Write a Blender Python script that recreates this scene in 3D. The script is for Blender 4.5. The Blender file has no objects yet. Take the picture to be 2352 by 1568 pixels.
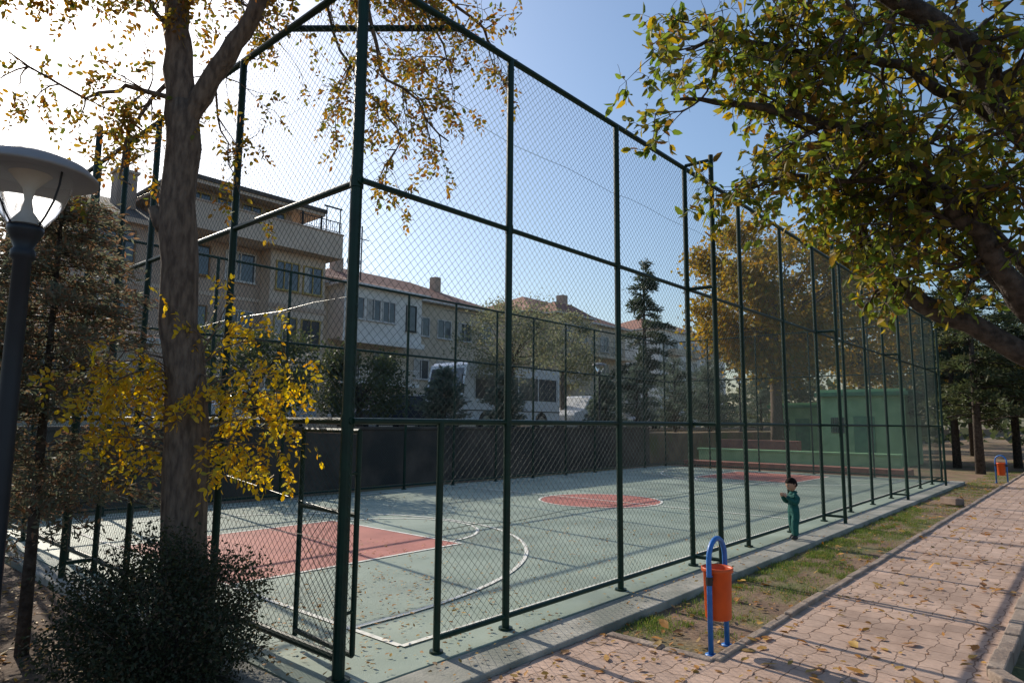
import bpy, math, random, bmesh
import numpy as np
from mathutils import Vector, Matrix
random.seed(7); rng=np.random.default_rng(7)
SC=bpy.context.scene
# ------------------------------------------------------------------ materials
def newmat(name):
    m=bpy.data.materials.new(name); m.use_nodes=True
    nt=m.node_tree; nt.nodes.clear()
    out=nt.nodes.new('ShaderNodeOutputMaterial')
    return m,nt,out
def mat(name,c1,c2=None,rough=.7,scale=5,bump=0,bscale=None,metal=0,detail=6,stretch=None,spec=.4,lo=.35,hi=.65,c3=None,s3=.7):
    m,nt,out=newmat(name); N=nt.nodes; L=nt.links
    p=N.new('ShaderNodeBsdfPrincipled'); L.new(p.outputs[0],out.inputs[0])
    p.inputs['Roughness'].default_value=rough; p.inputs['Metallic'].default_value=metal
    p.inputs['Specular IOR Level'].default_value=spec
    tc=N.new('ShaderNodeTexCoord'); src=tc.outputs['Object']
    if stretch:
        mp=N.new('ShaderNodeMapping'); mp.inputs['Scale'].default_value=stretch; L.new(src,mp.inputs[0]); src=mp.outputs[0]
    if c2 is None: c2=tuple(x*.8 for x in c1)
    n=N.new('ShaderNodeTexNoise'); n.inputs['Scale'].default_value=scale; n.inputs['Detail'].default_value=detail
    L.new(src,n.inputs['Vector'])
    r=N.new('ShaderNodeValToRGB'); r.color_ramp.elements[0].position=lo; r.color_ramp.elements[1].position=hi
    r.color_ramp.elements[0].color=(*c2,1); r.color_ramp.elements[1].color=(*c1,1)
    L.new(n.outputs[0],r.inputs[0]); col=r.outputs[0]
    if c3:
        n3=N.new('ShaderNodeTexNoise'); n3.inputs['Scale'].default_value=s3; n3.inputs['Detail'].default_value=8; L.new(src,n3.inputs['Vector'])
        r3=N.new('ShaderNodeValToRGB'); r3.color_ramp.elements[0].position=.48; r3.color_ramp.elements[1].position=.66
        L.new(n3.outputs[0],r3.inputs[0])
        mx=N.new('ShaderNodeMixRGB'); L.new(r3.outputs[0],mx.inputs[0]); L.new(col,mx.inputs[1]); mx.inputs[2].default_value=(*c3,1); col=mx.outputs[0]
    L.new(col,p.inputs['Base Color'])
    if bump:
        n2=N.new('ShaderNodeTexNoise'); n2.inputs['Scale'].default_value=bscale or scale*4; n2.inputs['Detail'].default_value=8; L.new(src,n2.inputs['Vector'])
        b=N.new('ShaderNodeBump'); b.inputs['Strength'].default_value=bump; b.inputs['Distance'].default_value=.02
        L.new(n2.outputs[0],b.inputs['Height']); L.new(b.outputs[0],p.inputs['Normal'])
    return m
def leafmat(name,cols,trans=.45,rough=.6,tv=2.1):
    m,nt,out=newmat(name); N=nt.nodes; L=nt.links
    g=N.new('ShaderNodeNewGeometry'); r=N.new('ShaderNodeValToRGB')
    e=r.color_ramp.elements
    e[0].position=0; e[0].color=(*cols[0],1); e[1].position=1; e[1].color=(*cols[-1],1)
    for i,c in enumerate(cols[1:-1]):
        x=e.new((i+1)/(len(cols)-1)); x.color=(*c,1)
    L.new(g.outputs['Random Per Island'],r.inputs[0])
    p=N.new('ShaderNodeBsdfPrincipled'); p.inputs['Roughness'].default_value=rough; p.inputs['Specular IOR Level'].default_value=.3
    t=N.new('ShaderNodeBsdfTranslucent'); mx=N.new('ShaderNodeMixShader'); mx.inputs[0].default_value=trans
    hs=N.new('ShaderNodeHueSaturation'); hs.inputs['Value'].default_value=tv; hs.inputs['Saturation'].default_value=1.1
    L.new(r.outputs[0],p.inputs['Base Color']); L.new(r.outputs[0],hs.inputs['Color']); L.new(hs.outputs[0],t.inputs[0])
    L.new(p.outputs[0],mx.inputs[1]); L.new(t.outputs[0],mx.inputs[2]); L.new(mx.outputs[0],out.inputs[0])
    return m
def glassmat(name,col=(.03,.04,.05),rough=.08):
    return mat(name,col,col,rough=rough,spec=.8)
def pavermat():
    m,nt,out=newmat('paver_mat'); N=nt.nodes; L=nt.links
    p=N.new('ShaderNodeBsdfPrincipled'); L.new(p.outputs[0],out.inputs[0]); p.inputs['Roughness'].default_value=.85
    p.inputs['Specular IOR Level'].default_value=.3
    tc=N.new('ShaderNodeTexCoord')
    nz=N.new('ShaderNodeTexNoise'); nz.inputs['Scale'].default_value=7; nz.inputs['Detail'].default_value=1; L.new(tc.outputs['Object'],nz.inputs['Vector'])
    mv=N.new('ShaderNodeVectorMath'); mv.operation='MULTIPLY_ADD'; L.new(nz.outputs['Color'],mv.inputs[0]); mv.inputs[1].default_value=(.11,.11,0); L.new(tc.outputs['Object'],mv.inputs[2])
    bk=N.new('ShaderNodeTexBrick'); bk.inputs['Scale'].default_value=1; bk.inputs['Brick Width'].default_value=.22; bk.inputs['Row Height'].default_value=.16
    bk.inputs['Mortar Size'].default_value=.0055; bk.inputs['Mortar Smooth'].default_value=.4; bk.offset=.5
    bk.inputs['Color1'].default_value=(.86,.86,.86,1); bk.inputs['Color2'].default_value=(1.1,1.08,1.06,1); bk.inputs['Mortar'].default_value=(.45,.41,.38,1)
    L.new(mv.outputs[0],bk.inputs['Vector'])
    n=N.new('ShaderNodeTexNoise'); n.inputs['Scale'].default_value=1.1; n.inputs['Detail'].default_value=12; n.inputs['Roughness'].default_value=.75; L.new(tc.outputs['Object'],n.inputs['Vector'])
    r2=N.new('ShaderNodeValToRGB'); r2.color_ramp.elements[0].position=.36; r2.color_ramp.elements[1].position=.62
    r2.color_ramp.elements[0].color=(.33,.225,.17,1); r2.color_ramp.elements[1].color=(.54,.385,.30,1); L.new(n.outputs[0],r2.inputs[0])
    mx=N.new('ShaderNodeMixRGB'); mx.blend_type='MULTIPLY'; mx.inputs[0].default_value=1; L.new(r2.outputs[0],mx.inputs[1]); L.new(bk.outputs['Color'],mx.inputs[2])
    L.new(mx.outputs[0],p.inputs['Base Color'])
    nf=N.new('ShaderNodeTexNoise'); nf.inputs['Scale'].default_value=60; nf.inputs['Detail'].default_value=6; L.new(tc.outputs['Object'],nf.inputs['Vector'])
    ad=N.new('ShaderNodeMath'); ad.operation='MULTIPLY_ADD'; L.new(nf.outputs[0],ad.inputs[0]); ad.inputs[1].default_value=.35
    iv=N.new('ShaderNodeMath'); iv.operation='SUBTRACT'; iv.inputs[0].default_value=1; L.new(bk.outputs['Fac'],iv.inputs[1]); L.new(iv.outputs[0],ad.inputs[2])
    b=N.new('ShaderNodeBump'); b.inputs['Strength'].default_value=.7; b.inputs['Distance'].default_value=.009; L.new(ad.outputs[0],b.inputs['Height']); L.new(b.outputs[0],p.inputs['Normal'])
    return m
def tilemat(name,c1,c2,axis='X'):
    m,nt,out=newmat(name); N=nt.nodes; L=nt.links
    p=N.new('ShaderNodeBsdfPrincipled'); L.new(p.outputs[0],out.inputs[0]); p.inputs['Roughness'].default_value=.8
    tc=N.new('ShaderNodeTexCoord'); w=N.new('ShaderNodeTexWave'); w.bands_direction=axis; w.inputs['Scale'].default_value=1.2; w.inputs['Distortion'].default_value=.3
    L.new(tc.outputs['Object'],w.inputs['Vector'])
    n=N.new('ShaderNodeTexNoise'); n.inputs['Scale'].default_value=2.5; n.inputs['Detail'].default_value=8; L.new(tc.outputs['Object'],n.inputs['Vector'])
    mi=N.new('ShaderNodeMath'); mi.operation='MULTIPLY'; L.new(w.outputs[0],mi.inputs[0]); L.new(n.outputs[0],mi.inputs[1])
    r=N.new('ShaderNodeValToRGB'); r.color_ramp.elements[0].color=(*c2,1); r.color_ramp.elements[1].color=(*c1,1); r.color_ramp.elements[1].position=.5; L.new(mi.outputs[0],r.inputs[0])
    L.new(r.outputs[0],p.inputs['Base Color'])
    b=N.new('ShaderNodeBump'); b.inputs['Distance'].default_value=.05; L.new(w.outputs[0],b.inputs['Height']); L.new(b.outputs[0],p.inputs['Normal'])
    return m
# ------------------------------------------------------------------ mesh tools
class MB:
    def __init__(s): s.v=[]; s.f=[]; s.m=[]
    def box(s,x0,x1,y0,y1,z0,z1,mi=0):
        b=len(s.v); s.v+=[(x0,y0,z0),(x1,y0,z0),(x1,y1,z0),(x0,y1,z0),(x0,y0,z1),(x1,y0,z1),(x1,y1,z1),(x0,y1,z1)]
        for q in ((0,3,2,1),(4,5,6,7),(0,1,5,4),(1,2,6,5),(2,3,7,6),(3,0,4,7)): s.f.append(tuple(b+i for i in q)); s.m.append(mi)
    def poly(s,pts,mi=0):
        b=len(s.v); s.v+=[tuple(p) for p in pts]; s.f.append(tuple(range(b,b+len(pts)))); s.m.append(mi)
    def tube(s,pts,rads,n=8,mi=0,cap=True):
        pts=[Vector(p) for p in pts]
        if not hasattr(rads,'__len__'): rads=[rads]*len(pts)
        b=len(s.v); up=None
        for i,p in enumerate(pts):
            t=(pts[min(i+1,len(pts)-1)]-pts[max(i-1,0)]).normalized()
            if up is None:
                a=Vector((0,0,1)) if abs(t.z)<.9 else Vector((1,0,0)); up=(a-t*a.dot(t)).normalized()
            else: up=(up-t*up.dot(t)).normalized()
            sd=t.cross(up)
            for k in range(n):
                an=2*math.pi*k/n; q=p+(up*math.cos(an)+sd*math.sin(an))*rads[i]; s.v.append(tuple(q))
        for i in range(len(pts)-1):
            for k in range(n):
                s.f.append((b+i*n+k,b+i*n+(k+1)%n,b+(i+1)*n+(k+1)%n,b+(i+1)*n+k)); s.m.append(mi)
        if cap:
            s.f.append(tuple(b+k for k in range(n))[::-1]); s.m.append(mi)
            s.f.append(tuple(b+(len(pts)-1)*n+k for k in range(n))); s.m.append(mi)
    def lathe(s,prof,c=(0,0,0),n=28,mi=0):
        b=len(s.v)
        for r,z in prof:
            for k in range(n):
                a=2*math.pi*k/n; s.v.append((c[0]+r*math.cos(a),c[1]+r*math.sin(a),c[2]+z))
        for i in range(len(prof)-1):
            for k in range(n):
                s.f.append((b+i*n+k,b+i*n+(k+1)%n,b+(i+1)*n+(k+1)%n,b+(i+1)*n+k)); s.m.append(mi)
    def prism(s,prof,y0,y1,mi=0):
        b=len(s.v); n=len(prof)
        s.v+=[(x,y0,z) for x,z in prof]+[(x,y1,z) for x,z in prof]
        s.f.append(tuple(range(b,b+n))); s.m.append(mi); s.f.append(tuple(range(b+2*n-1,b+n-1,-1))); s.m.append(mi)
        for i in range(n):
            j=(i+1)%n; s.f.append((b+i,b+n+i,b+n+j,b+j)); s.m.append(mi)
    def build(s,name,mats,parent=None,smooth=False,loc=None,bevel=0):
        me=bpy.data.meshes.new(name); me.from_pydata(s.v,[],s.f)
        for m in mats: me.materials.append(m)
        me.polygons.foreach_set('material_index',s.m)
        if smooth: me.polygons.foreach_set('use_smooth',[True]*len(s.f))
        me.update(); o=bpy.data.objects.new(name,me); SC.collection.objects.link(o)
        if parent: o.parent=parent
        if loc: o.location=loc
        if bevel:
            md=o.modifiers.new('b','BEVEL'); md.width=bevel; md.segments=2; md.limit_method='ANGLE'
        return o
def empty(name,loc=(0,0,0),rz=0):
    o=bpy.data.objects.new(name,None); SC.collection.objects.link(o); o.location=loc; o.rotation_euler=(0,0,rz); o.empty_display_size=.3; return o
def fastmesh(name,V,nper,faces,mat_,parent=None):
    N=V.shape[0]; fa=np.array(faces); k=fa.shape[1]
    idx=(np.arange(N)[:,None,None]*nper+fa[None]).reshape(-1)
    me=bpy.data.meshes.new(name); me.vertices.add(N*nper); me.vertices.foreach_set('co',V.reshape(-1).astype(np.float32))
    nf=N*len(faces); me.loops.add(nf*k); me.loops.foreach_set('vertex_index',idx.astype(np.int32))
    me.polygons.add(nf); me.polygons.foreach_set('loop_start',(np.arange(nf)*k).astype(np.int32))
    me.materials.append(mat_); me.update(calc_edges=True); me.validate()
    o=bpy.data.objects.new(name,me); SC.collection.objects.link(o)
    if parent: o.parent=parent
    return o
def unit(a): return a/np.maximum(np.linalg.norm(a,axis=-1,keepdims=True),1e-9)
def leaves(name,P,S,mt,parent=None,D=None,w=.5,fold=.3,curl=.15,simple=False):
    P=np.asarray(P,float); N=len(P)
    if D is None: D=unit(rng.normal(size=(N,3)))
    else: D=unit(np.asarray(D,float))
    S=np.broadcast_to(np.asarray(S,float),(N,))[:,None]
    sd=unit(np.cross(D,unit(rng.normal(size=(N,3))))); nr=np.cross(sd,D)
    if simple:
        V=np.stack([P,P+.5*S*D+.5*w*S*sd,P+S*D,P+.5*S*D-.5*w*S*sd],1)
        return fastmesh(name,V,4,[(0,1,2,3)],mt,parent)
    f=fold*w*S*.5
    V=np.stack([P,P+.3*S*D+.5*w*S*sd+f*nr,P+.7*S*D+.4*w*S*sd+(f*.8-curl*.4*S)*nr,P+S*D-curl*S*nr,P+.7*S*D-.4*w*S*sd+(f*.8-curl*.4*S)*nr,P+.3*S*D-.5*w*S*sd+f*nr],1)
    return fastmesh(name,V,6,[(0,1,2,3),(0,3,4,5)],mt,parent)
# ------------------------------------------------------------------ base materials
M_fence=mat('green_paint',(.004,.030,.018),(.003,.019,.012),rough=.45,scale=8,spec=.3,bump=.1)
M_wire=mat('green_wire',(.03,.055,.045),(.016,.036,.03),rough=.4,scale=3,spec=.6)
M_court=mat('court_green',(.33,.385,.31),(.24,.295,.235),rough=.58,scale=1.1,bump=.15,bscale=90,spec=.35,detail=12,c3=(.20,.24,.195),s3=.5)
M_red=mat('court_red',(.50,.18,.135),(.38,.13,.10),rough=.62,scale=2,bump=.15,bscale=90,spec=.35,detail=10)
M_line=mat('court_line',(.80,.78,.70),(.55,.54,.48),rough=.7,scale=9,lo=.3,hi=.5,detail=10)
M_conc=mat('concrete',(.38,.36,.31),(.24,.235,.20),rough=.85,scale=3,bump=.3,bscale=40,detail=10,c3=(.18,.19,.16),s3=1.2)
M_kerb=mat('kerb_stone',(.36,.28,.22),(.22,.165,.13),rough=.9,scale=4,bump=.5,bscale=30,detail=10)
M_soil=mat('soil',(.27,.175,.11),(.16,.10,.065),rough=.95,scale=2.2,bump=.8,bscale=22,detail=12,c3=(.12,.12,.045),s3=1.1)
M_soil_shaded=mat('soil_shaded',(.13,.08,.05),(.07,.045,.028),rough=.95,scale=3,bump=.8,bscale=22,detail=12)  # soil with the shade of the left trees painted into its colour
M_pave=pavermat()
M_bark=mat('bark',(.20,.145,.105),(.085,.06,.045),rough=.95,scale=14,bump=.9,bscale=30,stretch=(2.2,2.2,.6),detail=10)
M_barkd=mat('bark_dark',(.10,.078,.064),(.035,.027,.022),rough=.95,scale=14,bump=1.0,bscale=34,detail=10)
# ------------------------------------------------------------------ ground
g=MB(); g.poly([(-400,-400,-.08),(500,-400,-.08),(500,500,-.08),(-400,500,-.08)]); g.build('ground',[M_soil])
g=MB(); g.box(-.2,21.6,-.14,9.45,-.2,0); g.build('court_floor',[M_court])
g=MB(); g.box(-.42,21.9,-.52,-.146,-.2,-.006); g.box(-.42,-.206,-.14,9.6,-.2,-.006);g.build('concrete_apron',[M_conc],bevel=.01)
g=MB(); g.poly([(-.2,-.525,-.045),(2.1,-.525,-.045),(2.1,-1.5,-.045),(60,-1.5,-.045),(60,-3.05,-.045),(4.2,-3.05,-.045),(2.6,-3.05,-.045),(2.6,-9,-.045),(-2.2,-9,-.045),(-1.2,-2,-.045)]); g.build('paved_path',[M_pave])
def kerbline(name,pts,w=.09,h=.0):
    mb=MB()
    for (a,b) in zip(pts[:-1],pts[1:]):
        a=Vector(a);b=Vector(b);d=(b-a);L=d.length;d.normalize();n=Vector((-d.y,d.x));t=0
        while t<L:
            l=min(.5,L-t); p=a+d*(t+.008)+n*random.uniform(-.008,.008); q=a+d*(t+l-.006)+n*random.uniform(-.008,.008); z=h+random.uniform(-.012,.006)
            c=[p-n*w/2,q-n*w/2,q+n*w/2,p+n*w/2]; bb=len(mb.v)
            mb.v+=[(k.x,k.y,-.15) for k in c]+[(k.x,k.y,z) for k in c]
            for f in ((0,3,2,1),(4,5,6,7),(0,1,5,4),(1,2,6,5),(2,3,7,6),(3,0,4,7)): mb.f.append(tuple(bb+i for i in f)); mb.m.append(0)
            t+=l
    return mb.build(name,[M_kerb],bevel=.012)
kerbline('kerb',[(2.12,-.6),(2.12,-1.5)],h=-.025)
kerbline('kerb',[(2.12,-1.5),(60,-1.5)],h=-.012,w=.075)
kerbline('kerb',[(2.6,-9),(2.6,-4),(2.75,-3.3),(3.1,-3.07),(60,-3.07)],w=.11,h=.03)
Z1=.004;Z2=.008
def rect(mb,x0,x1,y0,y1,z,mi=0): mb.poly([(x0,y0,z),(x1,y0,z),(x1,y1,z),(x0,y1,z)],mi)
def arc(mb,cx,cy,rx,ry,a0,a1,w,z,n=64):
    for i in range(n):
        t0=math.radians(a0+(a1-a0)*i/n); t1=math.radians(a0+(a1-a0)*(i+1)/n)
        f=lambda t,e:(cx+(rx+e)*math.cos(t),cy+(ry+e)*math.sin(t),z)
        mb.poly([f(t0,-w/2),f(t0,w/2),f(t1,w/2),f(t1,-w/2)])
r=MB(); CY=4.5
for s in (0,1):
    x0,x1=(.7,3.97) if s==0 else (20.6-3.4,20.6)
    rect(r,x0,x1,CY-1.5,CY+1.5,Z1)
r.poly([(9.65+1.3*math.cos(t*math.pi/24),CY+1.3*math.sin(t*math.pi/24),Z1) for t in range(48)])
r.build('court_key_area',[M_red])
l=MB(); W=.05
CX=9.65
for s in (0,1):
    bx=.7 if s==0 else 20.6; sg=1 if s==0 else -1; fx=bx+sg*(3.27 if s==0 else 3.4)
    a,b=sorted((bx,fx))
    rect(l,a,b,CY-1.5-W,CY-1.5,Z2); rect(l,a,b,CY+1.5,CY+1.5+W,Z2)
    rect(l,fx-W/2,fx+W/2,CY-1.5,CY+1.5,Z2)
    arc(l,fx+sg*.03,CY,1.3,1.3,-88 if s==0 else 92,88 if s==0 else 268,W,Z2)
    arc(l,bx+.4*sg,CY,4.3,3.6,-90 if s==0 else 90,90 if s==0 else 270,W,Z2+.002)
    rect(l,bx-W/2,bx+W/2,.3,8.9,Z2)
    for yy in (CY-3.6,CY+3.6): rect(l,min(bx,bx+.4*sg),max(bx,bx+.4*sg),yy-W/2,yy+W/2,Z2+.004)
arc(l,CX,CY,1.3,1.3,0,360,W,Z2+.002)
rect(l,CX-W/2,CX+W/2,.3,8.9,Z2+.004)
rect(l,.7,20.6,.25,.30,Z2+.002); rect(l,.7,20.6,8.9,8.95,Z2+.002)
l.build('court_markings',[M_line])
# ------------------------------------------------------------------ chain link fence
FE=empty('chain_link_fence')
H0,H1,H2,H3=.1,1.65,3.3,4.85
panel_cache={}
def panelmesh(w,h,st=1):
    k=(round(w,2),round(h,2),st)
    if k in panel_cache: return panel_cache[k]
    d=.07; segs=[]
    for s in (1,-1):
        c=-math.ceil(h/d)*d
        while c<w+h:
            n=int(h/(d/2)); pts=[]
            for i in range(n+1):
                z=min(i*d/2,h); x=(c+z) if s==1 else (c-z)
                if -1e-6<=x<=w+1e-6: pts.append((x,z,i))
                elif len(pts)>1 : break
            if st>1 and len(pts)>1: pts=pts[:-1:st]+[pts[-1]]
            for a,b in zip(pts[:-1],pts[1:]):
                oa=ob=.0016*s
                segs.append(((a[0],oa,a[1]),(b[0],ob,b[1])))
            c+=d
    A=np.array(segs); a=A[:,0];b=A[:,1]; t=unit(b-a); rr=.0016 if st<5 else .0013
    n1=np.array([0,1.,0])-t*t[:,1:2]; n1=unit(n1); n2=np.cross(t,n1)
    V=[]
    for e in (a,b):
        for q in range(3):
            an=q*2*math.pi/3; V.append(e+rr*(math.cos(an)*n1+math.sin(an)*n2))
    V=np.stack(V,1)
    o=fastmesh('mesh_panel',V,6,[(0,1,4,3),(1,2,5,4),(2,0,3,5)],M_wire)
    me=o.data; bpy.data.objects.remove(o); panel_cache[k]=me; return me
def panel(p,axis,w,z0,z1,st=3):
    me=panelmesh(w,z1-z0,st); o=bpy.data.objects.new('mesh_panel',me); SC.collection.objects.link(o)
    o.location=(p[0],p[1],z0); o.rotation_euler=(random.uniform(-.006,.006),0,0 if axis=='x' else math.pi/2); o.parent=FE
fr=MB()
def post(x,y,r=.031,z1=H3,z0=-.02): 
    fr.tube([(x,y,z0),(x,y,z1)],r,12); fr.tube([(x,y,z0),(x,y,.018)],r*1.9,12)
def rail(a,b,r=.022): fr.tube([a,b],r,10)
RX=[1.54+1.66*i for i in range(13)]; RX[-1]=21.4; RX[1]=3.27
LY=[1.84,3.7,5.55,7.4]; BY=9.25; EX=21.4
post(0,.06,.041,4.95); 
for x in RX: post(x,0)
post(.79,0,.027,H1)
for y in LY: post(0,y)
post(0,BY); post(EX,BY)
for x in RX[:-1]: post(x,BY,.034)
for y in LY: post(EX,y,.027)
for z in (H1,H2,H3):
    rail((0,0,z),(EX,0,z),.028 if z==H3 else .022); rail((0,0,z),(0,BY,z),.028 if z==H3 else .024); rail((0,BY,z),(EX,BY,z),.028); rail((EX,0,z),(EX,BY,z))
rail((.79,0,H0),(EX,0,H0)); rail((0,.1,.14),(0,BY,.14),.028); rail((0,BY,H0),(EX,BY,H0)); rail((EX,0,H0),(EX,BY,H0))
rail((.96,0,H3+.03),(0,1.14,H3+.03),.026)
for i in (2,5,8,11):
    x=RX[i]+.05; fr.tube([(x,-.33,-.1),(x,-.33,H3+.1)],.031,12)
    for z in (.1,H1,H2,H3+.04): rail((x-.02,.0,z),(x-.0,-.36,z),.022)
for y in (4.6,8.4):
    fr.tube([(-.3,y,-.1),(-.3,y,H3+.1)],.034,12); post(0,y)
    for z in (.14,H1,H2,H3+.04): rail((0,y,z),(-.33,y,z),.022)
for (a,b) in (((.13,.10,.12),(.17,.86,.12)),((.13,.10,1.02),(.17,.86,1.02)),((.13,.10,1.58),(.17,.86,1.58)),((.13,.1,.12),(.13,.1,1.58)),((.17,.86,.08),(.17,.86,1.6))): rail(a,b,.019)
fr.tube([(.0,.06,.4),(.13,.1,.4)],.012,6); fr.tube([(.0,.06,1.3),(.13,.1,1.3)],.012,6)
for x in RX:
    for z in (H1,H2): fr.tube([(x,0,z-.035),(x,0,z+.035)],.037,10)
for z in (H1,H2): fr.tube([(0,.06,z-.04),(0,.06,z+.04)],.048,12)
fr.build('posts_and_rails',[M_fence],FE,smooth=False)
xs=[0]+RX
for a,b in zip(xs[:-1],xs[1:]):
    w=b-a
    if a==0: panel((.79,0),'x',w-.79,H0,H1)
    else: panel((a,0),'x',w,H0,H1)
    panel((a,0),'x',w,H1,H2); panel((a,0),'x',w,H2,H3)
    for z0,z1 in ((H0,H1),(H1,H2),(H2,H3)): panel((a,BY),'x',w,z0,z1,6)
ys=[0]+LY+[BY]
for a,b in zip(ys[:-1],ys[1:]):
    for z0,z1 in ((H0,H1),(H1,H2),(H2,H3)): panel((0,a),'y',b-a,z0,z1); panel((EX,a),'y',b-a,z0,z1,6)
panel((.15,.1),'y',.76,.12,1.02)
tw=MB()
for z in (.85,2.5,4.1):
    pts=[];n=52
    for i in range(n+1):
        x=.8+(EX-.8)*i/n; pts.append((x,.008,z+.012*math.sin(i*1.9)-.01*(i%4==2)))
    tw.tube(pts,.0022,4); 
    tw.tube([(.008,.1+(BY-.1)*i/20,z+.01*math.sin(i*2.2)) for i in range(21)],.0015,4)
tw.tube([(.02,.1,1.04),(.02,.7,1.09),(.02,1.8,1.2)],.0025,5)
tw.build('tension_wires',[M_wire],FE)
# ------------------------------------------------------------------ trees
def nrm(v): v=Vector(v); v.normalize(); return v
def rv(): return Vector(rng.normal(size=3))
class Tree:
    def __init__(s): s.w=MB(); s.P=[]; s.D=[]
    def path(s,pts,r0,r1,n=10,sub=4,wob=.02):
        P=[Vector(p) for p in pts]; out=[]
        for i in range(len(P)-1):
            a=P[max(i-1,0)];b=P[i];c=P[i+1];d=P[min(i+2,len(P)-1)]
            for k in range(sub):
                t=k/sub
                out.append(.5*((2*b)+(c-a)*t+(2*a-5*b+4*c-d)*t*t+(3*b-a-3*c+d)*t**3)+rv()*wob*(1 if (i or k) else 0)*.5)
        out.append(P[-1]); m=len(out)-1
        rad=[(r0+(r1-r0)*(i/m))*(1+random.uniform(-.06,.06)) for i in range(m+1)]
        s.w.tube(out,rad,n); return out,rad
    def branch(s,p,d,L,r,lev,grav=-.1,kids=4,leafstep=.05,wander=.35,spread=1.0):
        k=5; pts=[Vector(p)]; d=nrm(d)
        for i in range(k):
            d=nrm(d+rv()*wander*.5+Vector((0,0,grav))); pts.append(pts[-1]+d*L/k)
        s.w.tube(pts,[max(r*(1-.8*i/k),.0018) for i in range(k+1)],5 if r<.012 else 7)
        if lev>0:
            for j in range(kids):
                i=random.randint(1,k); dd=nrm((pts[i]-pts[i-1]).normalized()*.8+nrm(rv())*spread)
                s.branch(pts[i],dd,L*random.uniform(.45,.7),r*.5,lev-1,grav,kids,leafstep,wander,spread)
        else:
            n=max(2,int(L/leafstep))
            for j in range(n):
                t=random.uniform(.15,1)*k; i=min(int(t),k-1); q=pts[i].lerp(pts[i+1],t-i)
                s.P.append(tuple(q)); s.D.append(tuple(nrm(rv()*.8+Vector((0,0,-.5))+(pts[i+1]-pts[i]).normalized()*.5)))
T=Tree(); WN=empty('walnut_tree')
fork=(6.1,-3.9,2.0)
T.path([(6.25,-4.03,-.1),(6.2,-4.0,.9),fork],.24,.2,14)
def limb(pts,r0,r1,kidsn,Lk=(.6,1.1),t0=.15,lev=2,grav=-.05,bias=(0,0,0),kids=4,ls=.045):
    o,rad=T.path(pts,r0,r1,10,wob=.05)
    for j in range(kidsn):
        i=int((t0+(1-t0)*random.random())*(len(o)-1)); i=max(1,min(i,len(o)-1))
        d=nrm((o[i]-o[i-1]).normalized()*.5+nrm(rv())+Vector(bias))
        T.branch(o[i],d,random.uniform(*Lk),min(rad[i]*.35,.02)+.004,lev,grav,kids,ls)
    return o
limb([fork,(5.40,-3.21,2.38),(5.05,-2.5,2.86),(4.94,-2.08,3.3),(4.9,-1.95,3.75)],.135,.05,10,Lk=(.35,.6),t0=.5,lev=1,ls=.035)
LS=.048
limb([fork,(5.6,-3.6,2.5),(5.18,-3.26,2.83),(4.69,-3.01,3.4),(4.45,-2.73,3.85),(3.94,-2.15,4.4),(3.37,-1.34,4.7),(2.95,-.85,4.75)],.15,.012,36,t0=.33,Lk=(.4,.8),ls=LS)
limb([fork,(5.5,-3.9,3.2),(4.51,-3.41,4.27),(3.92,-3.04,4.87),(3.48,-2.68,5.25),(2.9,-2.1,5.5)],.17,.05,20,t0=.4,Lk=(.5,.9),ls=LS)
limb([(4.7,-3.45,4.1),(4.3,-2.6,5.0),(3.9,-1.9,5.25),(3.3,-1.3,5.3),(2.95,-1.0,5.2)],.06,.012,28,t0=.3,Lk=(.4,.75),ls=LS)
limb([(5.3,-3.3,2.75),(5.3,-2.6,3.6),(5.2,-2.0,4.2),(4.8,-1.6,4.6)],.05,.015,18,t0=.4,Lk=(.4,.8),ls=LS)
limb([(4.5,-2.75,3.8),(4.3,-2.2,4.0),(4.0,-1.6,4.1),(3.7,-1.1,4.0)],.035,.008,16,t0=.3,Lk=(.3,.6),ls=LS)
limb([(4.7,-3.0,3.4),(4.7,-2.3,4.1),(4.4,-1.7,4.7),(4.0,-1.2,4.9)],.04,.01,20,t0=.25,Lk=(.35,.7),ls=LS)
limb([fork,(6.0,-3.2,3.4),(6.0,-2.5,4.6),(5.7,-2.0,5.6)],.09,.02,16,t0=.3,Lk=(.5,.9),ls=LS)
limb([(5.5,-3.9,3.2),(5.2,-3.3,4.6),(4.9,-2.7,5.8)],.07,.02,16,t0=.3,Lk=(.5,.9),ls=LS)
T.w.build('trunk_and_limbs',[M_barkd],WN,smooth=True)
M_wal=leafmat('walnut_leaf',[(.07,.11,.02),(.10,.14,.025),(.13,.16,.03),(.09,.12,.02),(.18,.16,.03),(.30,.20,.03),(.13,.14,.025),(.17,.08,.025),(.08,.115,.02),(.24,.18,.035)],trans=.48,tv=2.2)
NW=len(T.P)
leaves('leaves',T.P,rng.uniform(.07,.135,NW),M_wal,WN,D=T.D,w=.48)
T=Tree(); RB=empty('robinia_tree')
T.path([(-.47,1.16,-.1),(-.5,1.23,.35),(-.52,1.28,1.5),(-.62,1.40,2.8),(-.65,1.43,4.06)],.185,.115,18,sub=6,wob=.012)
T.w.tube([(-.47,1.16,-.1),(-.49,1.2,.3)],[.27,.18],14)
T.path([(-.65,1.43,3.85),(-.70,1.49,4.5),(-.74,1.53,5.0),(-.9,1.6,6.6)],.115,.07,14)
T.path([(-.65,1.42,3.9),(-.52,1.27,4.25),(-.37,1.10,4.68),(-.24,.96,5.15),(.0,.8,5.9)],.085,.05,12)
T.w.tube([(-.67,1.42,3.0),(-.75,1.46,3.1),(-.79,1.49,3.22)],[.06,.05,.04],8)
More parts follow.
